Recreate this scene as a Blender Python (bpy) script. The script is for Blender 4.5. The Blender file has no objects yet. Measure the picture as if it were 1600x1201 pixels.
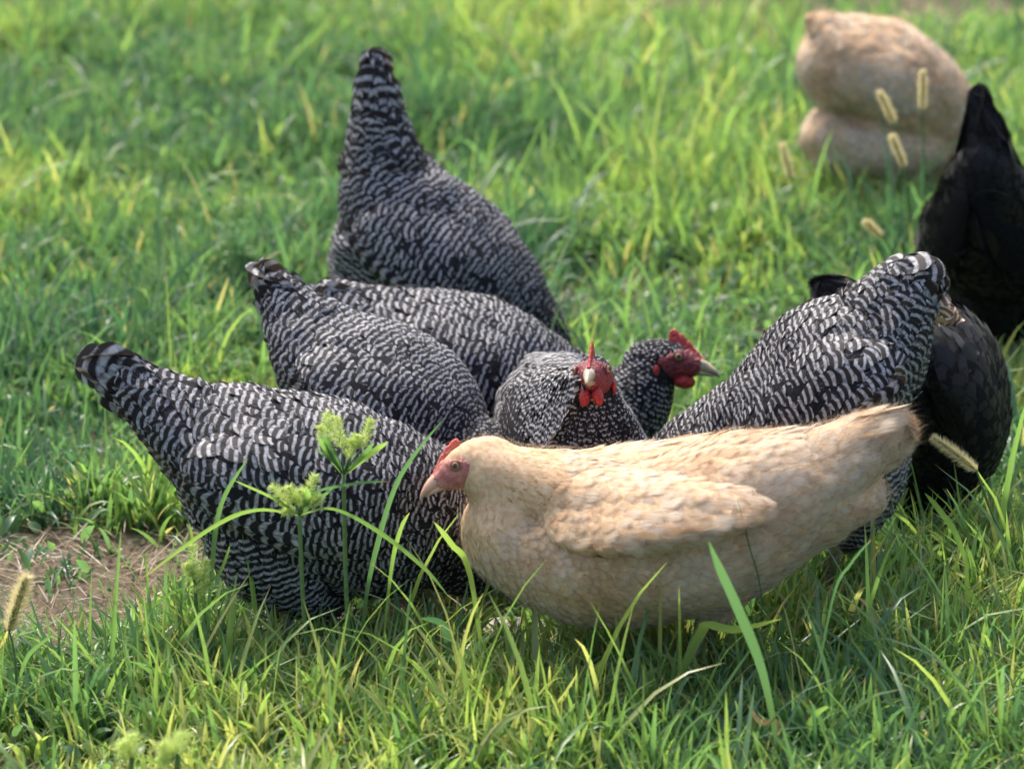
import bpy, bmesh, math, random
import numpy as np
from mathutils import Vector, Matrix, kdtree
from mathutils.bvhtree import BVHTree
R = math.radians
S = bpy.context.scene
C = S.collection
random.seed(7); rng = np.random.default_rng(7)

# ---------------------------------------------------------------- camera
F = 7200.0; PITCH = R(18); H = 1.5
cp, sp = math.cos(PITCH), math.sin(PITCH)
cam = bpy.data.cameras.new('camera'); cam.sensor_width = 36; cam.lens = 36 * F / 1600
cam.clip_start = .05; cam.clip_end = 2000
camo = bpy.data.objects.new('camera', cam); C.objects.link(camo)
camo.location = (0, 0, H); camo.rotation_euler = (math.pi / 2 - PITCH, 0, 0)
cam.dof.use_dof = True; cam.dof.focus_distance = 4.10; cam.dof.aperture_fstop = 6.5
S.camera = camo
# ---------------------------------------------------------------- sky and sun
SUN_EL, SUN_AZ = R(54), R(-22)          # azimuth from +Y (away from the camera), + to the right
w = bpy.data.worlds.new('World'); S.world = w; w.use_nodes = True
nt = w.node_tree; nt.nodes.clear()
sky = nt.nodes.new('ShaderNodeTexSky'); sky.sky_type = 'NISHITA'; sky.sun_disc = False
sky.sun_elevation = SUN_EL; sky.sun_rotation = SUN_AZ; sky.dust_density = 6.0; sky.air_density = 1.0; sky.ozone_density = .9
bg = nt.nodes.new('ShaderNodeBackground'); bg.inputs[1].default_value = .15
out = nt.nodes.new('ShaderNodeOutputWorld')
nt.links.new(sky.outputs[0], bg.inputs[0]); nt.links.new(bg.outputs[0], out.inputs[0])
sl = bpy.data.lights.new('sun', 'SUN'); sl.energy = 1.75; sl.angle = R(4.0); sl.color = (1, .965, .90)
slo = bpy.data.objects.new('sun', sl); C.objects.link(slo)
sd = Vector((math.sin(SUN_AZ) * math.cos(SUN_EL), math.cos(SUN_AZ) * math.cos(SUN_EL), math.sin(SUN_EL)))
slo.rotation_euler = sd.to_track_quat('Z', 'Y').to_euler(); slo.location = sd * 20
S.view_settings.view_transform = 'Standard'; S.view_settings.look = 'None'
S.view_settings.exposure = 1.3; S.view_settings.gamma = 1
S.cycles.max_bounces = 8; S.cycles.transparent_max_bounces = 12; S.cycles.caustics_reflective = False
S.cycles.caustics_refractive = False

# ---------------------------------------------------------------- geometry helpers
CAM = Vector((0, 0, H)); FWD = Vector((0, cp, -sp)); UP = Vector((0, sp, cp)); RT = Vector((1, 0, 0))
def raydir(px, py): return FWD + RT * ((px - 800) / F) - UP * ((py - 600.5) / F)
def P(px, py, Y):
    d = raydir(px, py); return CAM + d * (Y / d.y)
def mpx(px, py, Y): return (Y / raydir(px, py).y) / F
def gY(py): return H / math.tan(PITCH + math.atan((py - 600.5) / F))
def G(px, py): return P(px, py, gY(py))

def link(name, me, parent=None, mat=None):
    o = bpy.data.objects.new(name, me); C.objects.link(o)
    if parent: o.parent = parent
    if mat:
        for m in (mat if isinstance(mat, (list, tuple)) else [mat]): me.materials.append(m)
    return o
def tag(o, label=None, cat=None, group=None, kind=None):
    for k, v in (('label', label), ('category', cat), ('group', group), ('kind', kind)):
        if v: o[k] = v
    return o
def empty(name, loc=(0, 0, 0)):
    o = bpy.data.objects.new(name, None); C.objects.link(o); o.location = loc; o.empty_display_size = .05
    return o
def mesh_np(name, co, faces_flat, sizes, uv=None, attrs=None, smooth=True, matidx=None):
    """co Nx3, faces_flat loop vertex indices, sizes verts per face, attrs {name: per-vertex float array}"""
    me = bpy.data.meshes.new(name)
    co = np.asarray(co, dtype=np.float32); ff = np.asarray(faces_flat, dtype=np.int32); sz = np.asarray(sizes, dtype=np.int32)
    me.vertices.add(len(co)); me.vertices.foreach_set('co', co.ravel())
    me.loops.add(len(ff)); me.loops.foreach_set('vertex_index', ff)
    me.polygons.add(len(sz)); me.polygons.foreach_set('loop_start', np.concatenate([[0], np.cumsum(sz)[:-1]]).astype(np.int32))
    me.polygons.foreach_set('loop_total', sz)
    if smooth: me.polygons.foreach_set('use_smooth', np.ones(len(sz), dtype=bool))
    if matidx is not None: me.polygons.foreach_set('material_index', np.asarray(matidx, dtype=np.int32))
    me.update(calc_edges=True)
    for k, v in (attrs or {}).items():
        v = np.asarray(v, dtype=np.float32)
        if v.ndim == 1:
            a = me.attributes.new(k, 'FLOAT', 'POINT'); a.data.foreach_set('value', v)
        else:
            a = me.attributes.new(k, 'FLOAT_VECTOR', 'POINT'); a.data.foreach_set('vector', v.ravel())
    return me
def grid_faces(nr, nc, off=0, wrap=False):
    f = []
    for i in range(nr - 1):
        for j in range(nc if wrap else nc - 1):
            k = (j + 1) % nc
            f.append((off + i * nc + j, off + i * nc + k, off + (i + 1) * nc + k, off + (i + 1) * nc + j))
    return f
def loft(rings, cap=True):
    """rings: list of lists of points; returns verts, faces"""
    n = len(rings[0]); V = [p for r in rings for p in r]; Fc = grid_faces(len(rings), n, 0, True)
    if cap:
        for e, r in ((0, rings[0]), (1, rings[-1])):
            c = sum((Vector(p) for p in r), Vector()) / n; V.append(c); ci = len(V) - 1
            b = 0 if e == 0 else (len(rings) - 1) * n
            for j in range(n):
                k = (j + 1) % n
                Fc.append((b + k, b + j, ci) if e == 0 else (b + j, b + k, ci))
    return V, Fc
def to_mesh(name, V, Fc, smooth=True, fix=True):
    me = bpy.data.meshes.new(name); me.from_pydata([tuple(v) for v in V], [], Fc)
    if fix:
        bm = bmesh.new(); bm.from_mesh(me); bmesh.ops.recalc_face_normals(bm, faces=bm.faces); bm.to_mesh(me); bm.free()
    if smooth: me.polygons.foreach_set('use_smooth', [True] * len(me.polygons))
    me.update(); return me
def catmull(pts, sub):
    pts = np.asarray(pts, dtype=float); out = []
    n = len(pts)
    for i in range(n - 1):
        p0 = pts[max(i - 1, 0)]; p1 = pts[i]; p2 = pts[i + 1]; p3 = pts[min(i + 2, n - 1)]
        for s in range(sub):
            t = s / sub
            out.append(.5 * ((2 * p1) + (-p0 + p2) * t + (2 * p0 - 5 * p1 + 4 * p2 - p3) * t * t + (-p0 + 3 * p1 - 3 * p2 + p3) * t ** 3))
    out.append(pts[-1]); return np.array(out)
def tube(path, radii, n=8):
    rings = []
    for i, p in enumerate(path):
        p = Vector(p); a = Vector(path[max(i - 1, 0)]); b = Vector(path[min(i + 1, len(path) - 1)])
        t = (b - a).normalized(); s = t.cross(Vector((0, 1, .01))) if abs(t.y) < .9 else t.cross(Vector((1, 0, 0)))
        s.normalize(); q = t.cross(s)
        rings.append([p + (s * math.cos(2 * math.pi * k / n) + q * math.sin(2 * math.pi * k / n)) * radii[i] for k in range(n)])
    return loft(rings)
def join(parts):
    V, Fc = [], []
    for v, f in parts:
        o = len(V); V += list(v); Fc += [tuple(i + o for i in q) for q in f]
    return V, Fc
def ellipsoid(c, r, n=12, m=8, rot=None):
    rings = []
    for i in range(1, m):
        ph = math.pi * i / m; ring = []
        for k in range(n):
            th = 2 * math.pi * k / n
            v = Vector((r[0] * math.cos(ph), r[1] * math.sin(ph) * math.cos(th), r[2] * math.sin(ph) * math.sin(th)))
            if rot: v = rot @ v
            ring.append(Vector(c) + v)
        rings.append(ring)
    V, Fc = loft(rings, False)
    for e in (0, 1):
        v = Vector((r[0] * (1 if e == 0 else -1), 0, 0))
        if rot: v = rot @ v
        V.append(Vector(c) + v); ci = len(V) - 1; b = 0 if e == 0 else (m - 2) * n
        for j in range(n):
            k = (j + 1) % n; Fc.append((b + k, b + j, ci) if e == 0 else (b + j, b + k, ci))
    return V, Fc

# ---------------------------------------------------------------- materials
class NT:
    def __init__(s, name):
        s.m = bpy.data.materials.new(name); s.m.use_nodes = True; s.t = s.m.node_tree; s.t.nodes.clear()
        s.out = s.n('ShaderNodeOutputMaterial')
    def n(s, t, **k):
        x = s.t.nodes.new(t)
        for a, b in k.items(): setattr(x, a, b)
        return x
    def l(s, a, b): s.t.links.new(a, b)
    def set(s, node, key, v):
        if hasattr(v, 'is_output'): s.l(v, node.inputs[key])
        else: node.inputs[key].default_value = v
    def math(s, op, a, b=0.0, c=None, clamp=False):
        x = s.n('ShaderNodeMath', operation=op, use_clamp=clamp); s.set(x, 0, a); s.set(x, 1, b)
        if c is not None: s.set(x, 2, c)
        return x.outputs[0]
    def attr(s, name, o=2): return s.n('ShaderNodeAttribute', attribute_name=name).outputs[o]
    def mix(s, f, a, b):
        x = s.n('ShaderNodeMix', data_type='RGBA'); s.set(x, 0, f)
        s.set(x, 6, a if hasattr(a, 'is_output') else (*a, 1)); s.set(x, 7, b if hasattr(b, 'is_output') else (*b, 1))
        return x.outputs[2]
    def noise(s, vec=None, scale=5, detail=2, rough=.5, col=False):
        x = s.n('ShaderNodeTexNoise'); x.inputs['Scale'].default_value = scale; x.inputs['Detail'].default_value = detail
        x.inputs['Roughness'].default_value = rough
        if vec is not None: s.l(vec, x.inputs['Vector'])
        return x.outputs[1 if col else 0]
    def ramp(s, f, stops):
        x = s.n('ShaderNodeValToRGB'); s.l(f, x.inputs[0]); e = x.color_ramp.elements
        while len(e) < len(stops): e.new(.5)
        for q, (p, c) in zip(e, stops): q.position = p; q.color = (*c, 1)
        return x.outputs[0]
    def smooth(s, v, lo, hi):
        x = s.n('ShaderNodeMapRange', interpolation_type='SMOOTHSTEP'); s.set(x, 0, v); x.inputs[1].default_value = lo; x.inputs[2].default_value = hi
        return x.outputs[0]
    def comb(s, x, y, z):
        c = s.n('ShaderNodeCombineXYZ'); s.set(c, 0, x); s.set(c, 1, y); s.set(c, 2, z); return c.outputs[0]
    def finish(s, color, rough=.6, spec=.3, trans=0., tcol=None, bump=None, bstr=.3, sheen=0, bdist=.001, sss=0, coat=0, alpha=None):
        p = s.n('ShaderNodeBsdfPrincipled'); s.set(p, 'Base Color', color if hasattr(color, 'is_output') else (*color, 1))
        s.set(p, 'Roughness', rough); s.set(p, 'Specular IOR Level', spec)
        if sheen: p.inputs['Sheen Weight'].default_value = sheen; p.inputs['Sheen Roughness'].default_value = .4
        if sss:
            p.inputs['Subsurface Weight'].default_value = sss; p.inputs['Subsurface Radius'].default_value = (1, .3, .2)
            p.inputs['Subsurface Scale'].default_value = .003
        if coat: p.inputs['Coat Weight'].default_value = coat
        if bump is not None:
            b = s.n('ShaderNodeBump'); b.inputs['Strength'].default_value = bstr; b.inputs['Distance'].default_value = bdist
            s.l(bump, b.inputs['Height']); s.l(b.outputs[0], p.inputs['Normal'])
        r = p.outputs[0]
        if trans:
            t = s.n('ShaderNodeBsdfTranslucent'); tc = tcol if tcol is not None else color
            s.set(t, 'Color', tc if hasattr(tc, 'is_output') else (*tc, 1))
            mx = s.n('ShaderNodeMixShader'); s.set(mx, 0, trans); s.l(r, mx.inputs[1]); s.l(t.outputs[0], mx.inputs[2]); r = mx.outputs[0]
        if alpha is not None:
            tr = s.n('ShaderNodeBsdfTransparent'); mx = s.n('ShaderNodeMixShader'); s.set(mx, 0, alpha); s.l(tr.outputs[0], mx.inputs[1]); s.l(r, mx.inputs[2]); r = mx.outputs[0]
        s.l(r, s.out.inputs[0]); return s.m

def feather_mat(kind):
    tuft = kind == 'tuft'; kind = 'barred' if tuft else kind
    t = NT(kind + '_feathers'); tl = kind == 'buff_tail'; kind = 'buff' if tl else kind
    u, v, rnd, nb, fl = t.attr('fu'), t.attr('fv'), t.attr('fr'), t.attr('nb'), t.attr('fl')
    du = t.math('ABSOLUTE', t.math('SUBTRACT', u, .5))
    cu = t.comb(t.math('MULTIPLY', u, 1.0), t.math('MULTIPLY', v, 1.0), t.math('MULTIPLY', rnd, 37.0))
    # barb lines: slant outward from the shaft
    barb = t.noise(t.comb(t.math('MULTIPLY', t.math('ADD', v, t.math('MULTIPLY', du, -1.1)), 34.0), t.math('MULTIPLY', du, 2.5), t.math('MULTIPLY', rnd, 37.0)), 1.0, 2, .6)
    streak = t.noise(t.comb(t.math('MULTIPLY', u, 14.0), t.math('MULTIPLY', v, 2.2), t.math('MULTIPLY', rnd, 37.0)), 1.0, 2, .6)
    if kind in ('buff', 'hackle'): barb = streak
    ed = t.math('MINIMUM', t.math('MULTIPLY', t.math('SUBTRACT', .5, du), 2.0), t.math('MULTIPLY', t.math('SUBTRACT', 1.0, v), 2.0))
    if kind != 'barred':
        tp = t.math('MAXIMUM', t.math('MULTIPLY', t.math('SUBTRACT', v, .55), 2.2), 0.0)
        ed = t.math('SUBTRACT', 1.0, t.math('SQRT', t.math('ADD', t.math('POWER', t.math('MULTIPLY', du, 2.0), 2.0), t.math('POWER', tp, 2.0))))
    soft = {'barred': (.0, .16), 'buff': (.0, .58), 'hackle': (.0, .45), 'black': (.0, .3)}[kind]
    al = t.smooth(t.math('ADD', ed, t.math('MULTIPLY', t.math('SUBTRACT', barb, .5), .35 if kind == 'barred' else .6)), *soft)
    if kind == 'barred':
        nz = t.noise(cu, 1.8, 1); nz2 = t.noise(cu, 7.0, 2)
        ph = t.math('SUBTRACT', fl, t.math('MULTIPLY', t.math('SUBTRACT', 1.0, v), nb))
        ph = t.math('ADD', ph, t.math('MULTIPLY', t.math('POWER', du, 2.0), 1.5))
        ph = t.math('ADD', ph, t.math('MULTIPLY', t.math('SUBTRACT', nz, .5), .36))
        ph = t.math('ADD', ph, t.math('MULTIPLY', t.math('SUBTRACT', rnd, .5), .24))
        ph = t.math('ADD', ph, t.math('MULTIPLY', t.math('SUBTRACT', barb, .5), .12))
        sn = t.math('SINE', t.math('MULTIPLY_ADD', ph, 6.2832, -1.75))
        m = t.smooth(sn, -.28, .78)
        brk = t.smooth(t.math('ADD', nz2, t.math('MULTIPLY', rnd, .25)), .28, .48)
        m = t.math('MULTIPLY', m, t.math('MULTIPLY_ADD', brk, .5, .5))
        lt = t.mix(t.smooth(nz2, .3, .7), (.18, .18, .19), (.43, .43, .45)); dk = t.mix(barb, (.006, .005, .007), (.020, .018, .020))
        if tuft: lt = t.mix(nz2, (.62, .50, .38), (.74, .64, .52)); dk = t.mix(barb, (.16, .085, .05), (.22, .13, .08))
        c = t.mix(m, dk, lt)
        return t.finish(c, .55, .18, .10, t.mix(.4, c, (.30, .22, .16)), barb, .5, sheen=.05, alpha=al)
    if kind == 'buff':
        pos = t.n('ShaderNodeNewGeometry').outputs['Position']
        big = t.noise(pos, 17.0, 3, .6); mid = t.noise(pos, 60.0, 2)
        f = t.math('ADD', t.math('MULTIPLY_ADD', big, 1.7, -.35), t.math('MULTIPLY', t.math('SUBTRACT', rnd, .5), .16))
        f = t.math('ADD', f, t.math('MULTIPLY', t.math('SUBTRACT', mid, .5), .4))
        f = t.math('ADD', f, t.math('MULTIPLY', t.math('SUBTRACT', barb, .5), .35))
        if tl: f = t.math('ADD', f, t.math('MULTIPLY_ADD', t.smooth(v, .4, 1.0), -.16, .20))
        c = t.ramp(f, [(.28, (.60, .53, .435)), (.47, (.56, .465, .35)), (.60, (.50, .345, .215)), (.78, (.46, .26, .13))])
        c = t.mix(t.math('MULTIPLY', t.smooth(v, .35, .75), .55), t.mix(.40, c, (.54, .32, .15)), t.mix(.4, c, (.72, .635, .51)))
        c = t.mix(t.math('MULTIPLY', t.smooth(barb, .35, .65), .30), c, (.56, .40, .25))
        return t.finish(c, .75, .1, .20, c, barb, .5, sheen=.3, alpha=al)
    if kind == 'hackle':
        c = t.ramp(t.math('ADD', t.math('MULTIPLY', rnd, .7), t.math('MULTIPLY', barb, .3)), [(.2, (.66, .53, .31)), (.5, (.55, .41, .21)), (.8, (.50, .29, .12))])
        c = t.mix(t.math('MULTIPLY', t.smooth(du, .12, .45), .75), c, (.46, .27, .11))
        return t.finish(c, .6, .2, .18, c, barb, .5, sheen=.2, alpha=al)
    c = t.mix(barb, (.003, .003, .004), (.011, .011, .013))
    c = t.mix(t.math('MULTIPLY', t.smooth(rnd, .8, 1.0), .3), c, (.022, .017, .015))
    return t.finish(c, .5, .2, .04, c, barb, .4, sheen=.04, alpha=al)
M = {k: feather_mat(k) for k in ('barred', 'buff', 'buff_tail', 'hackle', 'black', 'tuft')}
def plain(name, c, **k):
    t = NT(name); pos = t.n('ShaderNodeTexCoord').outputs['Object']; n = t.smooth(t.noise(pos, k.pop('ns', 200), 3), .32, .68)
    c2 = k.pop('c2', tuple(x * .6 for x in c))
    return t.finish(t.mix(n, c, c2), bump=n, **k)
M['skin_red'] = plain('red_skin', (.50, .030, .030), c2=(.26, .015, .018), ns=420, rough=.42, spec=.45, bstr=.9, sss=.25, trans=.12, tcol=(.8, .05, .03))
M['face_red'] = plain('face_skin', (.27, .028, .034), c2=(.09, .018, .025), ns=330, rough=.5, spec=.4, bstr=1., sss=.15)
M['skin_pink'] = plain('pink_skin', (.50, .22, .18), c2=(.38, .115, .10), ns=170, rough=.5, spec=.35, bstr=.8, sss=.25)
M['comb_pink'] = plain('coral_comb', (.74, .11, .07), c2=(.60, .16, .11), ns=500, rough=.5, spec=.35, bstr=.8, sss=.25, trans=.12, tcol=(.9, .2, .12))
M['beak_pink'] = plain('pale_beak', (.62, .36, .25), c2=(.48, .26, .17), ns=120, rough=.35, spec=.5, bstr=.2)
M['beak_grey'] = plain('horn_beak', (.44, .35, .20), c2=(.18, .155, .13), ns=90, rough=.32, spec=.5, bstr=.2)
M['leg_grey'] = plain('scaly_leg', (.36, .30, .20), c2=(.20, .17, .13), ns=300, rough=.55, spec=.3, bstr=.8)
M['dark_under'] = plain('under_down', (.018, .018, .021), rough=.9, spec=.1, bstr=.1)
M['buff_under'] = plain('buff_down', (.62, .46, .30), c2=(.5, .32, .18), rough=.9, spec=.1, bstr=.1)
M['black_under'] = plain('black_down', (.008, .008, .009), rough=.9, spec=.1, bstr=.1)
def eye_mat():
    t = NT('eye'); v = t.n('ShaderNodeTexCoord').outputs['Object']
    s = t.n('ShaderNodeSeparateXYZ'); t.l(v, s.inputs[0])
    r = t.math('SQRT', t.math('ADD', t.math('POWER', s.outputs[0], 2.0), t.math('POWER', s.outputs[2], 2.0)))
    c = t.ramp(t.math('MULTIPLY', r, 200.0), [(.0, (.004, .004, .004)), (.40, (.004, .004, .004)), (.45, (.36, .17, .05)), (.62, (.30, .14, .05)), (.75, (.02, .012, .01))])
    return t.finish(c, .08, .6, coat=.6)
M['eye'] = eye_mat()
M['lid_red'] = plain('dark_lid', (.16, .03, .025), c2=(.08, .02, .02), rough=.5); M['lid_pink'] = plain('pink_lid', (.36, .13, .10), c2=(.22, .08, .06), rough=.5)

# ---------------------------------------------------------------- feathers
ROWS = 7
VV = np.array([0, .22, .45, .66, .82, .93, 1.0]); WV = np.array([.35, .72, .95, 1.0, .86, .60, .22])
WPT = np.array([.45, .75, .9, .85, .62, .36, .06])            # pointed (hackle)
def make_feathers(items, bvh, seed=0):
    """items: dict p, n, d, L, W, wrap, lift, nb, pt arrays. Returns co, faces, attrs"""
    r = np.random.default_rng(seed); N = len(items)
    co = np.zeros((N, ROWS, 3, 3)); fu = np.zeros((N, ROWS, 3)); fv = np.zeros((N, ROWS, 3)); fr = np.zeros((N, ROWS, 3)); nb = np.zeros((N, ROWS, 3)); fl = np.zeros((N, ROWS, 3))
    for i, (p, n, d, L, W, wrap, lift, b, pt, phs) in enumerate(items):
        d = (d - n * d.dot(n)).normalized(); rd = r.random(); tw = (r.random() - .5) * .30
        wv = WPT if pt else WV
        lift = lift * (.6 + .8 * r.random())
        for k in range(ROWS):
            v = VV[k]; q = p + d * (L * (v - .35))
            nn = n
            if wrap > 0:
                h = bvh.find_nearest(q)
                if h[0] is not None:
                    q = q.lerp(h[0], wrap); nn = n.lerp(h[1], wrap).normalized()
            s = d.cross(nn).normalized()
            hgt = -.0008 + lift * v ** 1.3
            c = q + nn * hgt
            w = W * .5 * wv[k]
            for j, e in enumerate((-1, 0, 1)):
                co[i, k, j] = c + s * (w * e) + nn * ((-.18 * abs(e) + tw * e) * w)
                fu[i, k, j] = .5 + .5 * e * max(wv[k], .5); fv[i, k, j] = v
        fr[i] = rd; nb[i] = b; fl[i] = phs
    base = np.array(grid_faces(ROWS, 3)); nv = ROWS * 3
    faces = (base[None] + (np.arange(N) * nv)[:, None, None]).reshape(-1)
    return co.reshape(-1, 3), faces, dict(fu=fu.ravel(), fv=fv.ravel(), fr=fr.ravel(), nb=nb.ravel(), fl=fl.ravel())

def merge_np(name, base_V, base_F, fe, slivers, mats, mat_of_feather=None):
    """base skin + feathers + down slivers in one mesh"""
    co = [np.array([tuple(v) for v in base_V]).reshape(-1, 3)]; nbase = len(base_V)
    ff = [i for f in base_F for i in f]; sz = [len(f) for f in base_F]; mi = [0] * len(base_F)
    keys = ('fu', 'fv', 'fr', 'nb', 'fl'); at = {k: [np.zeros(nbase)] for k in keys}
    off = nbase; ffn = [np.array(ff, dtype=np.int64)]; szn = [np.array(sz)]; min_ = [np.array(mi)]
    c, f, a = fe
    co.append(c); ffn.append(f + off); szn.append(np.full(len(f) // 4, 4))
    nf = len(c) // (ROWS * 3)
    min_.append(np.repeat(np.ones(nf, dtype=int) if mat_of_feather is None else np.asarray(mat_of_feather), (ROWS - 1) * 2)); off += len(c)
    for k in keys: at[k].append(a[k])
    if slivers is not None and len(slivers[0]):
        sc, srnd, sm = slivers; n = len(sc) // 3
        co.append(sc); ffn.append(np.arange(n * 3) + off); szn.append(np.full(n, 3)); min_.append(np.full(n, 1) if sm is None else sm)
        at['fu'].append(np.tile([.4, .6, .5], n)); at['fv'].append(np.tile([.6, .6, 1.], n)); at['fr'].append(np.repeat(srnd, 3))
        at['nb'].append(np.full(n * 3, 1.)); at['fl'].append(np.full(n * 3, .01))
    me = mesh_np(name, np.concatenate(co), np.concatenate(ffn), np.concatenate(szn), attrs={k: np.concatenate(v) for k, v in at.items()}, matidx=np.concatenate(min_))
    for m in mats: me.materials.append(m)
    return me

def sample_surface(V, Fc, n, seed):
    """uniform random points on a triangulated mesh: arrays points, normals"""
    V = np.array([tuple(v) for v in V]); T = []
    for f in Fc:
        for k in range(1, len(f) - 1): T.append((f[0], f[k], f[k + 1]))
    T = np.array(T); a, b, c = V[T[:, 0]], V[T[:, 1]], V[T[:, 2]]
    nr = np.cross(b - a, c - a); ar = np.linalg.norm(nr, axis=1); nr /= np.maximum(ar, 1e-12)[:, None]
    r = np.random.default_rng(seed); idx = r.choice(len(T), n, p=ar / ar.sum())
    u, v = r.random(n), r.random(n); fl = u + v > 1; u[fl] = 1 - u[fl]; v[fl] = 1 - v[fl]
    return a[idx] + (b[idx] - a[idx]) * u[:, None] + (c[idx] - a[idx]) * v[:, None], nr[idx], ar.sum() / 2
def poisson(pts, rad):
    """dart throwing with a per-point radius"""
    cell = float(rad.max()); grid = {}; keep = []
    for i, (p, r) in enumerate(zip(pts, rad)):
        k = (int(p[0] // cell), int(p[1] // cell), int(p[2] // cell)); ok = True; r2 = r * r
        for dx in (-1, 0, 1):
            for dy in (-1, 0, 1):
                for dz in (-1, 0, 1):
                    for q in grid.get((k[0] + dx, k[1] + dy, k[2] + dz), ()):
                        if (p[0] - q[0]) ** 2 + (p[1] - q[1]) ** 2 + (p[2] - q[2]) ** 2 < r2: ok = False; break
                    if not ok: break
                if not ok: break
            if not ok: break
        if ok: grid.setdefault(k, []).append(p); keep.append(i)
    return keep

def remesh(V, Fc, voxel, smooth=6):
    me = to_mesh('tmp', V, Fc, fix=True); o = bpy.data.objects.new('tmp', me); C.objects.link(o)
    md = o.modifiers.new('r', 'REMESH'); md.mode = 'VOXEL'; md.voxel_size = voxel
    m2 = o.modifiers.new('s', 'SMOOTH'); m2.iterations = smooth; m2.factor = .5
    dg = bpy.context.evaluated_depsgraph_get(); dg.update()
    e = o.evaluated_get(dg); m = e.to_mesh()
    V2 = [v.co.copy() for v in m.vertices]; F2 = [tuple(p.vertices) for p in m.polygons]
    e.to_mesh_clear(); bpy.data.objects.remove(o); bpy.data.meshes.remove(me)
    return V2, F2

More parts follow.
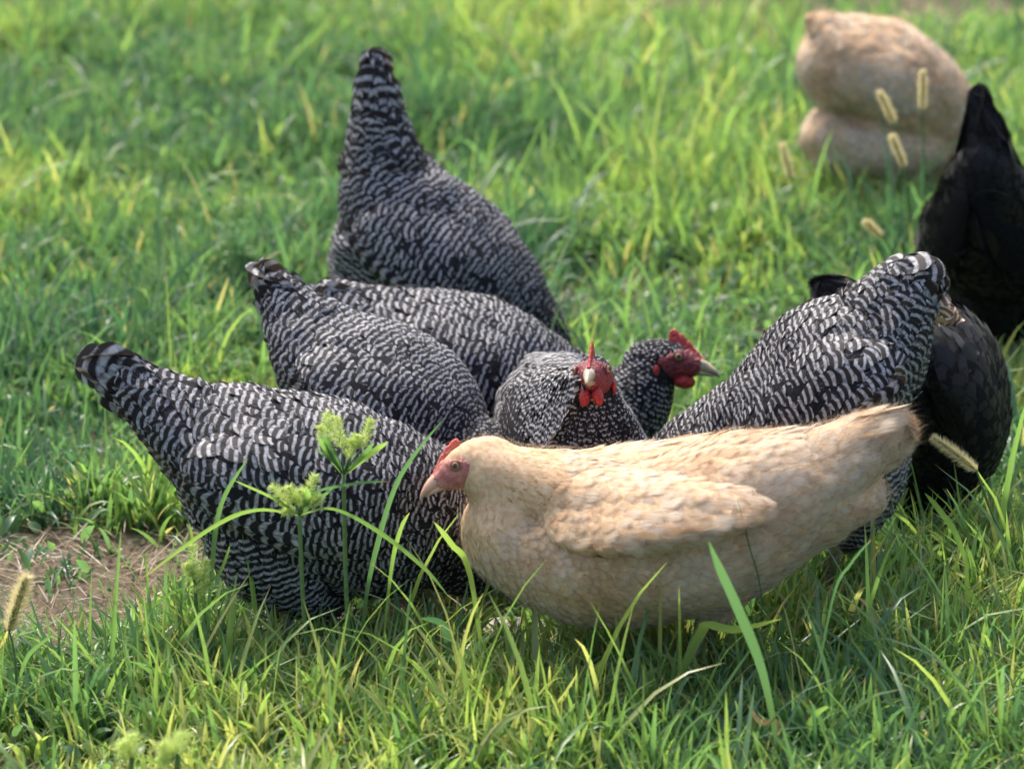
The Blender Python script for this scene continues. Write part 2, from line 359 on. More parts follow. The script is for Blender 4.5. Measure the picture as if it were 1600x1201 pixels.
# ---------------------------------------------------------------- hens
HENS = []
class Hen:
    def __init__(s, kind, foot, px0, k, seed, label, voxel=.0042, quality=1.0):
        s.kind, s.Y0, s.px0, s.k, s.seed, s.q, s.voxel = kind, gY(foot), px0, k, seed, quality, voxel
        hd = Vector((1, k, 0)).normalized()
        s.L = Vector((hd.y, -hd.x, 0)); 
        if s.L.y > 0: s.L = -s.L                       # lateral axis pointing to the camera side
        s.chains = []; s.samples = []
        s.root = empty('chicken', G(px0, foot)); HENS.append(s)
        tag(s.root, label, 'chicken', 'hens foraging together in the grass')
        s.inv = Matrix.Translation(-s.root.location)
        s.solid = []; s.amp = 0
    def period(s, l): return .0030 + l * .165 + max(0, l - .035) * .35
    def Y(s, px): return s.Y0 + (px - s.px0) * s.k * (s.Y0 / cp / F)
    def pt(s, px, py, dY=0): return P(px, py, s.Y(px) + dY)
    def chain(s, pts, solid=True, n=20, up=None):
        """pts: (px, py, a_px, b_m, feather_len_mm[, dY]) from head to tail; up: optional fixed lateral axis"""
        rows = [(list(p) + [0, 0])[:7] if len(p) > 5 else list(p) + [0, 0] for p in pts]
        c = []
        for px, py, a, b, fl, dY, hk in rows:
            q = s.pt(px, py, dY); c.append((q.x, q.y, q.z, a * mpx(px, py, q.y), b, (fl * (1.22 if s.kind == 'buff' and not hk else 1) + (1.5 if s.kind == 'barred' else 0)) / 1000, hk))
        c = catmull(c, 5); rings = []; L = s.L if up is None else up; ph = 0.0
        for i, r in enumerate(c):
            q = Vector(r[:3]); t = (Vector(c[min(i + 1, len(c) - 1)][:3]) - Vector(c[max(i - 1, 0)][:3])).normalized()
            u = L.cross(t).normalized(); l2 = t.cross(u).normalized()
            a, b = max(r[3], .001), max(r[4], .001)
            rings.append([q + u * (a * math.cos(2 * math.pi * k / n)) + l2 * (b * math.sin(2 * math.pi * k / n)) for k in range(n)])
            if i: ph += (q - Vector(c[i - 1][:3])).length / s.period(abs(r[5]))
            s.samples.append((*q, *t, a, b, r[5], r[6], ph))
        if solid:
            # rounded ends
            for e in (0, 1):
                r = c[0] if e == 0 else c[-1]; rg = rings[0] if e == 0 else rings[-1]
                q = Vector(r[:3]); t = (Vector(c[1][:3]) - Vector(c[0][:3])).normalized() * -1 if e == 0 else (Vector(c[-1][:3]) - Vector(c[-2][:3])).normalized()
                ex = min(r[3], r[4])
                for sc, of in ((.85, .45), (.5, .8), (.15, .97)):
                    nr = [q + (p - q) * sc + t * ex * of for p in (rings[0] if e == 0 else rings[-1])] if False else [q + (p - q) * sc + t * ex * of for p in rg]
                    if e == 0: rings.insert(0, nr)
                    else: rings.append(nr)
            s.solid.append(loft(rings))
        return rings
    def build_body(s, head=None, excl=None):
        parts = list(s.solid)
        if head: parts.append(head.solid())
        V, Fc = join(parts)
        s.V, s.F = remesh(V, Fc, s.voxel, 5)
        from mathutils import noise as mn
        bm = bmesh.new(); me = to_mesh('t', s.V, s.F); bm.from_mesh(me); bpy.data.meshes.remove(me); bm.normal_update()
        amp = s.amp or {'buff': .0038, 'barred': .0046, 'black': .003}[s.kind]
        for v in bm.verts:
            if head and (head.Mi @ v.co).length < .06: continue
            q = v.co * 20 + Vector((s.seed, 0, 0)); v.co = v.co + v.normal * ((mn.noise(q) + .5 * mn.noise(q * 2.1)) * amp)
        s.V = [v.co.copy() for v in bm.verts]; s.F = [tuple(x.index for x in f.verts) for f in bm.faces]; bm.free()
        s.bvh = BVHTree.FromPolygons([tuple(v) for v in s.V], s.F)
        s.head = head
    def lookup(s, pts):
        Sm = np.array(s.samples); P0 = Sm[:, :3]; sc = np.maximum(Sm[:, 6], Sm[:, 7])
        idx = np.empty(len(pts), dtype=int)
        for a in range(0, len(pts), 2000):
            d = np.linalg.norm(pts[a:a + 2000, None] - P0[None], axis=2) - sc[None] * .8
            idx[a:a + 2000] = d.argmin(1)
        return Sm[idx]
    def plumage(s, name, V, Fc, bvh, dens=1.0, seed=1, flow=None, size=None, wrap=.85, parent=None, lift=1.0, hair=1.0, tail=False, sag=.22, bars=None, cull=None, extra=(), mk=None):
        pts, nrm, area = sample_surface(V, Fc, 100, seed)
        n = int(area / (.006 ** 2) * 9 * dens) + 200
        pts, nrm, area = sample_surface(V, Fc, n, seed)
        Sm = s.lookup(pts)
        L = Sm[:, 8].copy() if size is None else np.array([size(p) for p in pts])
        HK = Sm[:, 9] > .5 if name == 'body' else np.zeros(len(pts), dtype=bool)
        rad = np.where(HK, .0032, 1) * 1.0; rad = np.where(HK, rad, np.clip(L * {'barred': .36, 'buff': .29, 'black': .30}[s.kind], .0022, .02) / math.sqrt(dens))
        keep = poisson(pts, rad)
        items = []; mats = []; rr = random.Random(seed)
        hd = s.head
        for i in keep:
            p = Vector(pts[i]); nn = Vector(nrm[i])
            if hd and name == 'body' and hd.exclude(p): continue
            if p.z < .012 and name == 'body': continue
            if cull is not None and nn.dot(cull) < -.05: continue
            d = Vector(Sm[i, 3:6]) if flow is None else flow(p)
            d = d + Vector((0, 0, -sag)) + Vector((rr.gauss(0, .13), rr.gauss(0, .13), rr.gauss(0, .13)))
            if abs(d.normalized().dot(nn)) > .97: d = d + Vector((.3, .1, -.5))
            l = L[i] * rr.uniform(.85, 1.15)
            if hd and name == 'body': l = min(l, .009 if (hd.Mi @ p).length < .036 else (.0125 if (hd.Mi @ p).length < .06 and not HK[i] else 1))
            small = l < .011; pt = l < .0145 or HK[i]
            W = l * ((.46 if pt else .70) if s.kind != 'buff' else (.40 if pt else .56)) * rr.uniform(.9, 1.1)
            if HK[i]: W = l * .20
            per = bars(l) if bars else s.period(L[i])
            nbv = l / per; q0 = Vector(Sm[i, :3]); tq = Vector(Sm[i, 3:6])
            phs = (Sm[i, 10] + (p - q0).dot(tq) / per + .65 * nbv) if flow is None else ((p - s.mid).dot(flow(p)) / per + .65 * nbv)
            wr = wrap if l < .04 else wrap * .5
            lf = .35 if HK[i] else 1.0
            items.append((p, nn, d, l, W, wr, (.0012 + l * {'barred': .10, 'buff': .07, 'black': .04}[s.kind]) * lift * lf, nbv, pt, phs))
            if s.kind == 'buff': mats.append(2 if HK[i] else (3 if name == 'tail' else 1))
        for f_ in extra:
            items.append(f_)
            if s.kind == 'buff': mats.append(3 if name == 'tail' else 1)
        fe = make_feathers(items, bvh, seed)
        # loose down slivers
        nh = int(area / .25 * (9000 if s.kind == 'buff' else 6000) * hair)
        hp, hn, _ = sample_surface(V, Fc, max(nh, 10), seed + 5); hS = s.lookup(hp)
        sc = np.zeros((len(hp), 3, 3)); rs = np.random.default_rng(seed + 9)
        for i in range(len(hp)):
            nn = Vector(hn[i]); d = Vector(hS[i, 3:6]) if flow is None else flow(Vector(hp[i])); d = (d - nn * d.dot(nn))
            fb = s.kind == 'buff' and rs.random() < (.9 if name == 'body' else .5)
            d = (d.normalized() + nn * (rs.uniform(.0, .10) if fb else rs.uniform(.15, .55)) + Vector(rs.normal(0, .16 if fb else .3, 3))).normalized()
            l = ((.55 if fb else .4) * hS[i, 8] + .003) * rs.uniform(.6, 1.2); b = Vector(hp[i]) + nn * (.0032 if fb else .0012)
            sd_ = d.cross(nn).normalized() * .00018
            sc[i, 0] = b - sd_; sc[i, 1] = b + sd_; sc[i, 2] = b + d * l
        if hd and name == 'body':
            ok = [not hd.exclude(Vector(p)) and p[2] > .012 for p in hp]; sc = sc[np.array(ok)]
        mats_l = {'barred': [M['dark_under'], M['barred']], 'buff': [M['buff_under'], M['buff'], M['hackle'], M['buff_tail']], 'black': [M['black_under'], M['black']]}[s.kind]
        if mk: mats_l = [M['buff_under'], M[mk]]
        me = merge_np(name, V, Fc, fe, (sc.reshape(-1, 3), rs.random(len(sc)), None), mats_l, mats if s.kind == 'buff' else None)
        me.transform(s.inv)
        o = link(name, me, s.root)
        return o
    def finish_body(s, dens=1.0, hair=1.0):
        s.plumage('body', s.V, s.F, s.bvh, dens * s.q, s.seed, hair=hair)
    def wing(s, pts, th=.014, fl=(20, 34), both=True, seed=50, prim_n=None):
        """pts (px,py,a_px) from shoulder to tip, laid on the body's near flank; mirrored for the far one"""
        c = catmull(pts, 5); nt_ = 13; grid = []; inner = []; prev = None
        for i, (px, py, a) in enumerate(c):
            i0, i1 = max(i - 1, 0), min(i + 1, len(c) - 1)
            tx, ty = c[i1][0] - c[i0][0], c[i1][1] - c[i0][1]; ln = math.hypot(tx, ty) or 1; ux, uy = -ty / ln, tx / ln
            row, irow = [], []
            e = i / (len(c) - 1); endp = min(1, e / .4) ** 1.2 * min(1, ((1 - e) * 6) ** .5 + .05); sg = 1 if uy > 0 else -1
            for j in range(nt_):
                q = -1 + 2 * j / (nt_ - 1); x, y = px + ux * q * a, py + uy * q * a
                d = raydir(x, y).normalized(); h = s.bvh.ray_cast(CAM, d)
                if h[0] is None:
                    h = s.bvh.find_nearest(s.pt(x, y, -.05))
                pr = (max(0, 1 - q * q) ** .25 * (.65 + .45 * q * sg) if q * sg > 0 else .65 * max(0, 1 - q * q) ** 1.1) * endp
                nn = h[1].lerp(s.L, .5).normalized()
                row.append(h[0] + nn * (th * pr - .001)); irow.append(h[0] - nn * .006)
            grid.append(row); inner.append(irow)
        nr = len(grid)
        rings = [g + list(reversed(ii)) for g, ii in zip(grid, inner)]
        V, Fc = loft(rings)
        # smooth the pad so ray misses do not show
        bm = bmesh.new(); me = to_mesh('t', V, Fc); bm.from_mesh(me); bpy.data.meshes.remove(me)
        for _ in range(2): bmesh.ops.smooth_vert(bm, verts=bm.verts, factor=.3, use_axis_x=True, use_axis_y=True, use_axis_z=True)
        bm.normal_update(); V = [v.co.copy() for v in bm.verts]; Fc = [tuple(v.index for v in f.verts) for f in bm.faces]; bm.free()
        a0, a1 = s.pt(*pts[0][:2]), s.pt(*pts[-1][:2]); fdir = (a1 - a0).normalized()
        ln = (a1 - a0).length
        for side in ((0, 1) if both else (0,)):
            VV_, FF_ = V, Fc; fd = fdir; aa = a0
            if side:
                c0 = s.pt(s.px0, 0); L = s.L; o0 = s.mid
                VV_ = [v - L * (2 * (v - o0).dot(L)) for v in V]; FF_ = [tuple(reversed(f)) for f in Fc]
                fd = fdir - L * (2 * fdir.dot(L)); aa = a0 - L * (2 * (a0 - o0).dot(L))
            bv = BVHTree.FromPolygons([tuple(v) for v in VV_], FF_)
            prim = []; oc = catmull(pts, 5); dn = Vector((0, 0, -1)); out_ = -s.L if side else s.L
            for j in range(14 if prim_n is None else prim_n):
                e_ = .38 + .50 * (j % 7) / 6; k_ = min(int(e_ * (len(oc) - 1)), len(oc) - 2); px_, py_, a_ = oc[k_]
                q_ = s.pt(px_, py_ + a_ * (.55 - .45 * (j // 7)))
                if side: q_ = q_ - s.L * (2 * (q_ - s.mid).dot(s.L))
                hit = bv.find_nearest(q_ + out_ * .12)
                if hit[0] is None: continue
                l_ = min(.060, .5 * ln) * (1 - .25 * (e_ - .38)); pr_ = .014
                prim.append((hit[0], hit[1].lerp(out_, .6).normalized(), fd, l_, l_ * .24, .45, .0045, l_ / pr_, False, (hit[0] - s.mid).dot(fd) / pr_ + .65 * l_ / pr_))
            sz = lambda p, aa=aa, fd=fd: (fl[0] + (fl[1] - fl[0]) * min(1, max(0, (Vector(p) - aa).dot(fd) / ln))) / 1000
            s.plumage('wing', VV_, FF_, bv, 1.0 * s.q, s.seed + seed + side, flow=lambda p, fd=fd: fd, size=sz, hair=.4, sag=.12, lift=.8, cull=(-s.L if side else s.L) if both else None, extra=prim if both else ())
    def tail(s, pts, fl=55, n=20, bars=None, hair=.8, dens=1.0, wrap=.35, up=None, rect=5, mk=None):
        """pts like chain, from rump to tip; the tail is a part of its own"""
        keep = s.solid; s.solid = []; ns = len(s.samples)
        s.chain([(list(p) + [0])[:6] for p in pts], n=n, up=up)
        V, Fc = join(s.solid); s.solid = keep
        ts = s.samples[ns:]
        V, Fc = remesh(V, Fc, .0035, 2)
        bv = BVHTree.FromPolygons([tuple(v) for v in V], Fc)
        fan = []
        if rect:
            b0, e0 = ts[0], ts[-1]; B, E = Vector(b0[:3]), Vector(e0[:3]); dm = (E - B).normalized(); Lx = s.L if up is None else up
            uu = Lx.cross(dm).normalized(); mid = ts[int(len(ts) * .6)]; am = mid[6]
            for sd_ in (1, -1):
                for j in range(rect):
                    q = -1 + 2 * j / (rect - 1); o = B + uu * (q * b0[6] * .35) + Lx * sd_ * mid[7] * (1.25 - .35 * abs(q)); e = E + uu * (q * am * .85) + Lx * sd_ * (.009 - .005 * abs(q)) - dm * (.010 * q * q) + dm * .008
                    l = (e - o).length; d = (e - o).normalized(); pr = bars(l) if bars else .017
                    fan.append((o + d * l * .35, (Lx * sd_ + uu * .15 * q).normalized(), d, l, max(.018, am * .75), 0, .001, l / pr, False, (o - s.mid).dot(dm) / pr + l / pr + 1.0))
        s.plumage('tail', V, Fc, bv, dens, s.seed + 90, wrap=wrap, hair=hair, sag=0.05, bars=bars, lift=.6, extra=fan, mk=mk)
    def legs(s, pts, mat='leg_grey'):
        """pts: list of (px, Y offset) for each foot; shanks straight down from the belly"""
        for (px, dY) in pts:
            b = s.pt(px, 900, dY); x, y = b.x, b.y
            top = Vector((x, y, .13)); hd = Vector((s.head_dir.x, s.head_dir.y, 0)).normalized()
            kn = Vector((x, y, .085)) - hd * .012; ft = Vector((x, y, .012)) + hd * .004
            parts = [tube([top, kn, (kn + ft) / 2, ft], [.011, .0065, .0048, .0055], 8)]
            for a, l in ((-.5, .05), (0, .06), (.5, .05), (math.pi, .025)):
                dd = Matrix.Rotation(a, 3, 'Z') @ hd
                parts.append(tube([ft, ft + dd * l * .5 + Vector((0, 0, .003)), ft + dd * l * .9 - Vector((0, 0, .006)), ft + dd * l * 1.08 - Vector((0, 0, .012))], [.005, .004, .003, .0008], 7))
            V, Fc = join(parts); me = to_mesh('leg', V, Fc); me.transform(s.inv); link('leg', me, s.root, M[mat])

class Head:
    """local frame: +X beak, +Y the bird's left, +Z up; metres"""
    PROF = [(-.036, .019, .016, -.004), (-.026, .0205, .0175, -.002), (-.014, .0205, .0175, 0), (-.002, .0192, .0160, 0), (.008, .0168, .0133, -.0005), (.016, .0135, .0100, -.0015), (.022, .0105, .0078, -.003), (.027, .0078, .0060, -.0045)]
    def __init__(s, c, fwd, up, sc=1.0, style='red', comb=1.0, wattle=1.0):
        f = fwd.normalized(); l = up.cross(f).normalized(); u = f.cross(l)
        s.M = Matrix((( f.x, l.x, u.x, c.x), (f.y, l.y, u.y, c.y), (f.z, l.z, u.z, c.z), (0, 0, 0, 1))) @ Matrix.Scale(sc, 4)
        s.Mi = s.M.inverted(); s.style, s.comb, s.wat, s.sc = style, comb, wattle, sc
    def ring(s, x, h, w, z, n, off=0):
        return [Vector((x, (w + off) * math.sin(2 * math.pi * k / n), z + (h + off) * math.cos(2 * math.pi * k / n))) for k in range(n)]
    def solid(s):
        rings = [s.ring(*p, 20) for p in s.PROF]
        rings.insert(0, s.ring(-.046, .011, .009, -.006, 20)); V, Fc = loft(rings)
        return [s.M @ v for v in V], Fc
    def e(s, q):
        x, z = q.x - .0065, q.z + .0035; c, n = .94, .34
        k = ((x * c + z * n) / .0245) ** 2 + ((-x * n + z * c) / .0128) ** 2
        return k + .22 * math.sin(q.x * 900 + q.z * 500) * math.sin(q.z * 800 + 1) - (.25 if q.x > .016 and q.z < .003 else 0)
    def exclude(s, p):
        q = s.Mi @ p
        return q.x > -.04 and abs(q.y) < .03 and s.e(q) < .86 and q.x < .05
    def build(s, hen):
        root, inv = hen.root, hen.inv
        def add(name, V, Fc, mat, par=None, sub=0):
            me = to_mesh(name, [s.M @ Vector(v) for v in V], Fc); me.transform(inv if par is None else inv)
            o = link(name, me, root, M[mat])
            if sub:
                md = o.modifiers.new('s', 'SUBSURF'); md.levels = md.render_levels = sub
            if par is not None: o.parent = par
            return o
        red = s.style == 'red'
        # face: bare skin patch over the front of the skull
        pr = catmull(s.PROF, 5); n = 48; rings = []
        for x, h, w, z in pr:
            rg = []
            for k in range(n):
                a = 2 * math.pi * k / n; q = Vector((x, w * math.sin(a), z + h * math.cos(a)))
                k_ = s.e(q); o = .0010 * max(0, 1.12 - k_) ** .35 if k_ < 1.12 else -.003
                rg.append(q + Vector((0, math.sin(a), math.cos(a))) * o)
            rings.append(rg)
        V, Fc = loft(rings)
        Fc = [f for f in Fc if min(s.e(Vector(V[i])) for i in f) < 1.1]
        face = add('face', V, Fc, 'face_red' if red else 'skin_pink')
        # eyelid rings + eyes
        for sd_ in (1, -1):
            c = Vector((.0075, sd_ * .0142, .0042)); nrm = Vector((.45, sd_, .12)).normalized()
            q = nrm.to_track_quat('Z', 'Y').to_matrix(); rings = []
            for a in range(20):
                A = 2 * math.pi * a / 20; rc = c + q @ Vector((math.cos(A) * .0047, math.sin(A) * .0040, .0006)); od = q @ Vector((math.cos(A), math.sin(A), 0))
                rings.append([rc + od * (.0011 * math.cos(B)) + nrm * (.0011 * math.sin(B)) for B in (2 * math.pi * b / 8 for b in range(8))])
            V, Fc = loft(rings, False); m = 8
            Fc += [(19 * m + j, 19 * m + (j + 1) % m, (j + 1) % m, j) for j in range(m)]
            add('eyelid', V, Fc, 'lid_red' if red else 'lid_pink', face)
            V, Fc = ellipsoid((0, 0, 0), (.0045, .0045, .0045), 20, 14)
            me = to_mesh('eye', V, Fc); o = link('eye', me, face, M['eye'])
            yq = Vector((.45, sd_, .12)).to_track_quat('Y', 'Z').to_matrix().to_4x4()
            o.matrix_basis = inv @ s.M @ Matrix.Translation(c - nrm * .0012) @ yq
        # beak
        bm_ = 'beak_grey' if red else 'beak_pink'
        up_ = [(.017, .0072, .0070, -.0008), (.025, .0068, .0063, -.0020), (.033, .0054, .0050, -.0042), (.039, .0038, .0034, -.0070), (.0435, .0020, .0018, -.0100), (.0455, .0008, .0008, -.0126)]
        lo_ = [(.017, .0034, .0056, -.0090), (.025, .0030, .0050, -.0090), (.032, .0023, .0036, -.0098), (.038, .0014, .0022, -.0110), (.0405, .0006, .0008, -.0116)]
        V1 = loft([s.ring(*p, 14) for p in catmull(up_, 3)]); V2 = loft([s.ring(*p, 14) for p in catmull(lo_, 3)])
        beak = add('beak', *V1, bm_); lb = add('lower_beak', *V2, bm_, beak)
        for sd_ in (1, -1):
            add('nostril', *ellipsoid((.0265, sd_ * .0053, -.0003), (.0019, .0007, .0008), 8, 6), 'black_under', beak)
        # comb: serrated blade
        k = s.comb; pts = []; pk = [(-.004, .0), (-.0048, .010), (-.0035, .0185), (0, .0215), (.003, .0205), (.005, .0170), (.0075, .0185), (.010, .016), (.012, .0120), (.015, .0135), (.018, .0100), (.0205, .0075), (.023, .0085), (.026, .0052), (.0285, .003), (.030, -.001)]
        top = catmull(pk, 3); V = []; nn = len(top)
        def zb(x): 
            xs = [p[0] for p in s.PROF]; return float(np.interp(x, xs, [p[1] + p[3] for p in s.PROF]))
        for sd_ in (1, -1):
            for x, z in top:
                b = zb(x) - .004
                for f_ in (0, .35, .75, 1):
                    zz = b + (max(z, .002) * k + .004) * f_
                    V.append(Vector((x, sd_ * (.0026, .0021, .0015, .0006)[int(f_ * 3.01)], zz)))
        Fc = []
        for i in range(nn - 1):
            for j in range(3):
                a = i * 4 + j; Fc.append((a, a + 4, a + 5, a + 1)); b = nn * 4 + a; Fc.append((b, b + 1, b + 5, b + 4))
            a = i * 4 + 3; b = nn * 4 + a; Fc.append((a, a + 4, b + 4, b))
        add('comb', V, Fc, 'skin_red' if red else 'comb_pink', sub=1)
        for sd_ in (1, -1):
            w = s.wat
            if w > .3:
                rot = Matrix.Rotation(.15 * sd_, 3, 'X')
                V, Fc = ellipsoid((.0125, sd_ * .0058, -.0150 - .0070 * w), (.0092, .0052, .0110 * w + .001), 14, 10, rot)
                add('wattle', V, Fc, 'skin_red')
            V, Fc = ellipsoid((-.013, sd_ * .0178, -.0105), (.0045, .0020, .0068), 12, 8, Matrix.Rotation(.2, 3, 'Y'))
            add('earlobe', V, Fc, 'skin_red' if red else 'skin_pink')

def dpx(dx, dy, tow=0.0):
    return (RT * dx - UP * dy - FWD * tow).normalized()
def ddown(hen, px, py, sgn, dY=0):
    """a head bent down into the grass"""
    fwd = Vector((sgn * .55, sgn * .55 * hen.k, -.83)); up = Vector((sgn * .83, sgn * .83 * hen.k, .55))
    return Head(hen.pt(px, py, dY), fwd, up, 1.0)

# 1 buff hen in front
h = Hen('buff', 1075, 1000, 0.0, 11, 'buff hen at the front, whole side in view, facing left', voxel=.0038)
h.head_dir = Vector((-1, 0, 0)); h.mid = h.pt(1000, 700)
hd = Head(h.pt(724, 729), dpx(-.927, .375, .14), dpx(-.375, -.927, .05), 1.0, 'pink', .30, 0)
h.chain([(750,724,36,.019,12,0,1),(772,738,50,.027,22,0,1),(792,772,66,.036,28,0,1),(808,820,93,.054,28,0,.6),(868,842,118,.074,17),(940,848,126,.086,20),(1020,844,130,.090,22),(1100,824,130,.088,24),(1180,788,117,.078,26),(1245,757,92,.062,27),(1300,732,66,.046,28),(1345,708,46,.034,28)])
h.chain([(768,742,52,.028,22,0,1),(815,760,64,.038,28,0,1),(865,772,70,.050,24,0,.6),(925,785,72,.06,20),(990,800,80,.07,22)])
h.chain([(1100,850,100,.070,22),(1115,895,68,.056,20),(1118,938,36,.040,16)])
h.chain([(1215,805,75,.055,24),(1205,850,46,.045,20)])
h.chain([(1235,790,88,.055,26),(1290,780,70,.045,28),(1345,772,40,.030,28)])
h.build_body(hd); hd.build(h); h.finish_body(1.15, 1.6)
h.wing([(850,790,36),(900,800,68),(980,796,72),(1060,796,60),(1130,790,38),(1192,782,10)], th=.034, fl=(26, 50))
h.tail([(1275,730,60,.042,34),(1325,704,50,.032,38),(1362,690,48,.024,40),(1390,680,44,.015,40),(1402,677,36,.010,34)], hair=3, dens=1.1)
h.legs([(1080, -.035), (1110, .035)])

# 2 barred hen front left
h = Hen('barred', 1010, 430, -.05, 22, 'barred hen lowest at the left, seen side on behind the spiky sedges')
h.head_dir = Vector((1, -.05, 0)); h.mid = h.pt(430, 700)
hd = ddown(h, 860, 868, 1)
h.chain([(842,858,28,.019,6),(800,868,40,.024,7),(738,865,72,.036,8),(695,838,106,.052,11),(635,812,130,.068,14),(565,787,143,.080,17),(490,762,144,.086,21),(410,727,126,.086,25),(335,690,92,.070,25),(275,655,66,.050,27),(225,622,44,.032,30)])
h.chain([(430,800,118,.078,20),(450,855,110,.072,19),(490,905,68,.055,16)])
h.chain([(340,730,80,.060,22),(340,790,45,.050,18)])
h.build_body(hd); hd.build(h); h.finish_body(1.05)
h.wing([(650,800,48),(590,795,84),(510,778,96),(430,750,88),(350,725,62),(285,730,14)], th=.024, fl=(18, 36))
h.tail([(300,655,62,.040,36),(240,620,46,.026,50),(190,592,40,.016,58),(166,583,30,.010,52)])
h.legs([(450, -.04), (490, .04)])

# 3 barred hen left middle
h = Hen('barred', 880, 600, -.5, 33, 'barred hen sloping down to the right directly behind the lower left hen')
h.head_dir = Vector((1, -.5, 0)); h.mid = h.pt(600, 700)
hd = ddown(h, 868, 870, 1)
h.chain([(862,850,30,.019,6),(842,810,42,.026,8),(805,765,58,.036,9),(762,738,72,.045,10),(715,720,92,.058,12),(660,685,112,.072,14),(600,640,122,.082,18),(545,590,102,.078,21),(500,545,74,.060,24),(465,505,50,.042,27),(445,475,36,.028,30)])
h.chain([(560,690,100,.075,20),(570,760,85,.065,20),(590,820,50,.05,18)])
h.build_body(hd); hd.build(h); h.finish_body(1.0)
h.wing([(715,675,34),(680,655,62),(620,630,72),(560,600,66),(505,575,42),(465,575,10)], th=.021, fl=(16, 32))
h.tail([(485,525,60,.045,34),(452,480,42,.026,46),(432,452,30,.016,50),(421,440,18,.010,42)])
h.legs([(590, -.04), (620, .04)])

# 4 barred hen in the middle, head up facing right
h = Hen('barred', 765, 760, -.08, 44, 'barred hen in the middle, level back and red face in profile to the right')
h.head_dir = Vector((1, -.08, 0)); h.mid = h.pt(760, 600)
hd = Head(h.pt(1051, 564), dpx(1, .06, .22), dpx(.06, -1, .0), 1.05, 'red', .52, .5)
h.chain([(1030,566,32,.019,6),(1018,584,42,.026,7),(1000,612,58,.036,8),(970,648,74,.046,10),(930,672,85,.060,12),(880,655,100,.072,14),(825,630,112,.082,17),(760,590,118,.086,20),(690,558,104,.084,22),(625,528,78,.070,25),(575,502,54,.050,28),(535,482,36,.032,30)])
h.chain([(720,620,110,.080,20),(730,680,90,.07,20),(740,730,50,.05,18)])
h.build_body(hd); hd.build(h); h.finish_body(1.0)
h.wing([(880,640,46),(830,620,72),(760,592,80),(690,560,70),(630,535,46),(590,525,12)], th=.021, fl=(16, 32))
h.tail([(610,505,58,.040,34),(555,478,36,.026,42),(520,464,24,.018,44),(500,458,14,.010,36)])
h.legs([(740, -.04), (770, .04)])

# 5 barred hen at the back, tail straight up
h = Hen('barred', 640, 690, -.3, 55, 'barred hen farthest back with its tail pointing straight up')
h.head_dir = Vector((1, -.3, 0)); h.mid = h.pt(690, 600)
hd = ddown(h, 882, 640, 1)
h.chain([(872,618,28,.019,6),(862,578,36,.028,8),(838,532,50,.040,10),(792,486,78,.062,13),(742,446,100,.078,16),(688,404,112,.086,19),(640,352,105,.082,22),(610,300,84,.066,25),(596,250,62,.050,28),(592,200,44,.034,30)])
h.chain([(610,380,92,.078,20),(590,430,76,.065,18),(590,500,50,.05,18)])
h.build_body(hd); hd.build(h); h.finish_body(.9)
h.wing([(805,500,34),(765,465,58),(710,425,74),(655,390,70),(600,362,50),(556,350,12)], th=.022, fl=(16, 30))
h.tail([(600,260,68,.050,34),(592,200,50,.032,38),(589,155,37,.024,40),(587,122,23,.016,38),(585,98,10,.008,30)], bars=lambda l: .0135, rect=0)
h.legs([(680, -.04), (700, .04)])

# 6 barred hen facing the camera
h = Hen('barred', 900, 900, 0.0, 66, 'barred hen facing the viewer, both eyes and red wattles showing')
h.head_dir = Vector((.1, -1, 0)); h.mid = h.pt(900, 700); h.Y0 -= .15
h.L = Vector((-.98, -.2, 0)).normalized()
hd = Head(h.pt(926, 586), dpx(-.14, -.10, 1), dpx(-.02, -1, -.1), .98, 'red', .62, .75)
h.chain([(927,598,30,.019,5,.016),(930,625,34,.024,6,.014),(932,655,42,.032,7,.018),(930,692,56,.045,8,.03),(918,735,90,.060,12,.07),(900,722,108,.066,16,.13),(882,690,112,.066,19,.19),(872,655,102,.060,22,.25),(866,622,74,.048,26,.30),(852,592,42,.032,28,.34)])
h.build_body(hd); hd.build(h); h.finish_body(1.0)
h.wing([(835,745,40),(812,705,52),(805,655,52),(818,605,44),(846,575,14)], th=.009, fl=(12, 24), both=False)
h.wing([(988,728,24),(990,704,24),(984,682,16),(978,668,6)], th=.008, fl=(12, 22), both=False, seed=70)
h.tail([(856,630,55,.035,32,.29),(850,590,34,.025,38,.33),(848,570,14,.012,38,.36)])
h.legs([(880, .12), (930, .12)])

# 7 barred hen on the right
h = Hen('barred', 950, 1290, 0.0, 77, 'barred hen behind the front buff hen, rump high and curled tail at the right')
h.head_dir = Vector((-1, 0, 0)); h.mid = h.pt(1290, 600)
hd = ddown(h, 905, 850, -1)
h.chain([(915,840,28,.019,6),(940,812,38,.026,8),(985,774,50,.034,9),(1040,745,60,.044,10),(1096,718,74,.056,12),(1158,688,88,.068,15),(1225,648,104,.080,18),(1293,600,124,.086,20),(1345,555,108,.080,23),(1380,515,82,.062,26),(1402,478,60,.046,28)])
h.chain([(1310,660,110,.082,20),(1330,730,92,.074,18),(1320,800,58,.055,16)])
h.build_body(hd); hd.build(h); h.finish_body(1.05, 1.6)
h.wing([(1120,732,30),(1175,702,55),(1240,655,80),(1305,600,84),(1365,570,52),(1410,560,12)], th=.021, fl=(16, 34))
h.tail([(1375,498,74,.045,32),(1402,455,50,.032,38),(1430,436,38,.022,40),(1448,440,26,.014,34)])
h.tail([(1450,476,16,.014,18),(1468,487,19,.012,20),(1484,496,13,.008,20)], rect=0, mk='tuft')
h.legs([(1290, -.035), (1320, .035)])

